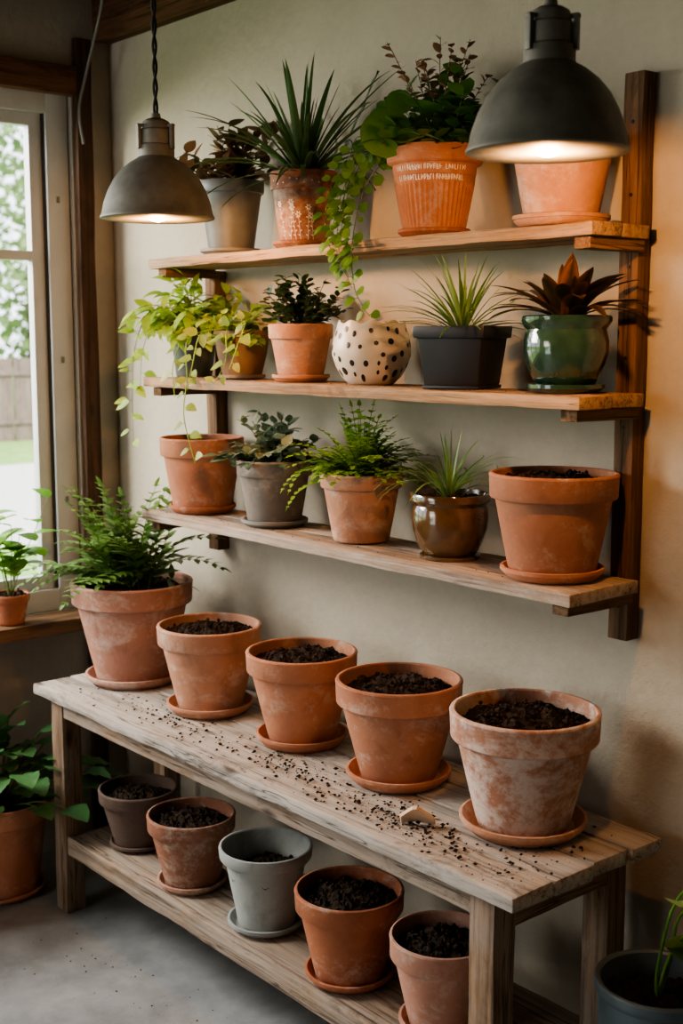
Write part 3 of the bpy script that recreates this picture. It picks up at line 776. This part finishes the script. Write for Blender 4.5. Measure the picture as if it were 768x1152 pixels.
lathe('pot',[(.054,0),(.059,.003),(.074,.03),(.083,.06),(.086,.085),(.084,.105),(.081,.114),(.084,.118),(.090,.124),(.091,.136),(.089,.140),(.083,.140),(.08,.125),(.055,.03),(.01,.03)],[BROWNG],e,(0,0,.005)); soil(e,.082,.124,30)
mb=MB(); blades(mb,V((0,0,.125)),22,(.10,.17),.009,45,85,.8); blades(mb,V((0,0,.14)),28,(.17,.23),.008,42,70,1.8,seg=12); clampwall(mb,.12); mb.obj('leaves',[L_SPI,STEM],e)
e=empty('terracotta_pot.008',(-1.655,LY-.005,ZL2)); saucer(e,.106,TC,.024); classic(e,.132,.208,.088,TC,.008,.052); soil(e,.119,.194,120)

# ---------------------------------------------------------------- pendant lamps
def lamp(name,x,y,z,cordtop,twist=False,en=16):
    e=empty(name,(x,y,z))
    prof=[(.129,0),(.1305,.001),(.1305,.005),(.127,.010),(.122,.034),(.112,.062),(.098,.088),(.080,.110),(.060,.126),(.046,.134),(.041,.138),(.041,.160),(.039,.164),(.034,.166),(.031,.168)]
    inner=[(.031,.168),(.028,.150),(.044,.128),(.060,.120),(.079,.104),(.096,.083),(.110,.058),(.120,.032),(.1265,.004),(.129,0)]
    lathe('shade',prof,[METAL],e,(0,0,0),96,.001)
    vs=[];fs=[];sg=96
    for r,zz in inner:
        for j in range(sg): a=6.28319*j/sg; vs.append((r*math.cos(a),r*math.sin(a),zz))
    for i in range(len(inner)-1):
        for j in range(sg): k=(j+1)%sg; fs.append((i*sg+j,i*sg+k,(i+1)*sg+k,(i+1)*sg+j))
    mkobj('shade_inner',vs,fs,[SHADEIN],e)
    lathe('socket_housing',[(.036,0),(.037,.002),(.037,.030),(.034,.034),(.034,.040),(.030,.050),(.020,.056),(.012,.058),(.010,.068),(.004,.070)],[METAL],e,(0,0,.166),40,0)
    for k in range(3):
        a=k*2.094+.4
        o=box('bracket_%d'%k,-.004,.004,-.006,.006,0,.052,METAL,e,.001); o.matrix_local=Matrix.Rotation(a,4,'Z')@Matrix.Translation((.043,0,.180))
        o=box('bracket_foot_%d'%k,-.008,.008,-.006,.006,0,.006,METAL,e,.001); o.matrix_local=Matrix.Rotation(a,4,'Z')@Matrix.Translation((.040,0,.206))
    lathe('socket',[(.016,0),(.018,.002),(.018,.05),(.01,.06)],[CORD],e,(0,0,.070),24,0)
    lathe('bulb',[(.004,0),(.016,.003),(.027,.012),(.031,.026),(.028,.040),(.019,.056),(.014,.066),(.013,.072)],[BULB],e,(0,0,-.006),24,0)
    mb=MB(); H_=cordtop-z
    if twist:
        for ph in (0,3.1416):
            pts=[V((.0035*math.cos(t*70+ph),.0035*math.sin(t*70+ph),.232+t)) for t in [i*(H_-.232)/160 for i in range(161)]]
            mb.tube(pts,.0032,.0032,0,6)
    else:
        mb.tube([V((0,0,.232)),V((0,0,H_*.6)),V((0,0,H_))],.005,.005,0,8)
    mb.obj('cord',[CORD],e)
    l=bpy.data.lights.new('lamp_light','POINT'); l.color=(1,.46,.16); l.energy=en; l.shadow_soft_size=.015
    lo=bpy.data.objects.new('lamp_light',l); COL.objects.link(lo); lo.parent=e; lo.location=(0,0,-.03)
lamp('pendant_lamp',-1.36,1.584,1.972,ZC,en=16)
lamp('pendant_lamp.001',-2.52,1.584,1.95,ZC,True,en=12)

# ---------------------------------------------------------------- light
W=bpy.data.worlds.new('world'); scene.world=W; W.use_nodes=True
nt=W.node_tree; bg=nt.nodes['Background']; bg.inputs[0].default_value=(.88,.94,1.0,1); bg.inputs[1].default_value=3.9
def area(name,loc,tgt,sx,sy,e,c):
    l=bpy.data.lights.new(name,'AREA'); l.shape='RECTANGLE'; l.size=sx; l.size_y=sy; l.energy=e; l.color=c
    o=bpy.data.objects.new(name,l); COL.objects.link(o); o.location=loc
    o.rotation_euler=(V(tgt)-V(loc)).to_track_quat('-Z','Y').to_euler(); return o
area('daylight_window',(-4.6,.1,2.5),(-2.3,2.0,.9),1.5,1.1,215,(1.0,.955,.88))
area('fill_behind_camera',(-2.8,-2.4,2.0),(-2.6,2.0,.8),1.2,1.0,22,(1.0,.89,.75))  # added soft fill lamp inside the room, behind the camera
sl=bpy.data.lights.new('sun','SUN'); sl.energy=8; sl.angle=.02; sl.color=(1,.95,.85)
so=bpy.data.objects.new('sun',sl); COL.objects.link(so); so.rotation_euler=(V((-.75,-.25,-.85))).to_track_quat('-Z','Y').to_euler()

# ---------------------------------------------------------------- camera
cam=bpy.data.cameras.new('camera'); co=bpy.data.objects.new('camera',cam); COL.objects.link(co)
co.location=(0,0,1.68)
p=math.atan2(196,1411)
co.rotation_euler=(math.radians(90)-p,0,math.radians(49.7))
cam.sensor_fit='VERTICAL'; cam.sensor_height=24; cam.lens=1411/1152*24
cam.dof.use_dof=True; cam.dof.focus_distance=2.7; cam.dof.aperture_fstop=2.8
scene.camera=co
scene.view_settings.view_transform='AgX'
scene.view_settings.look='AgX - Medium High Contrast'
scene.view_settings.exposure=0.0
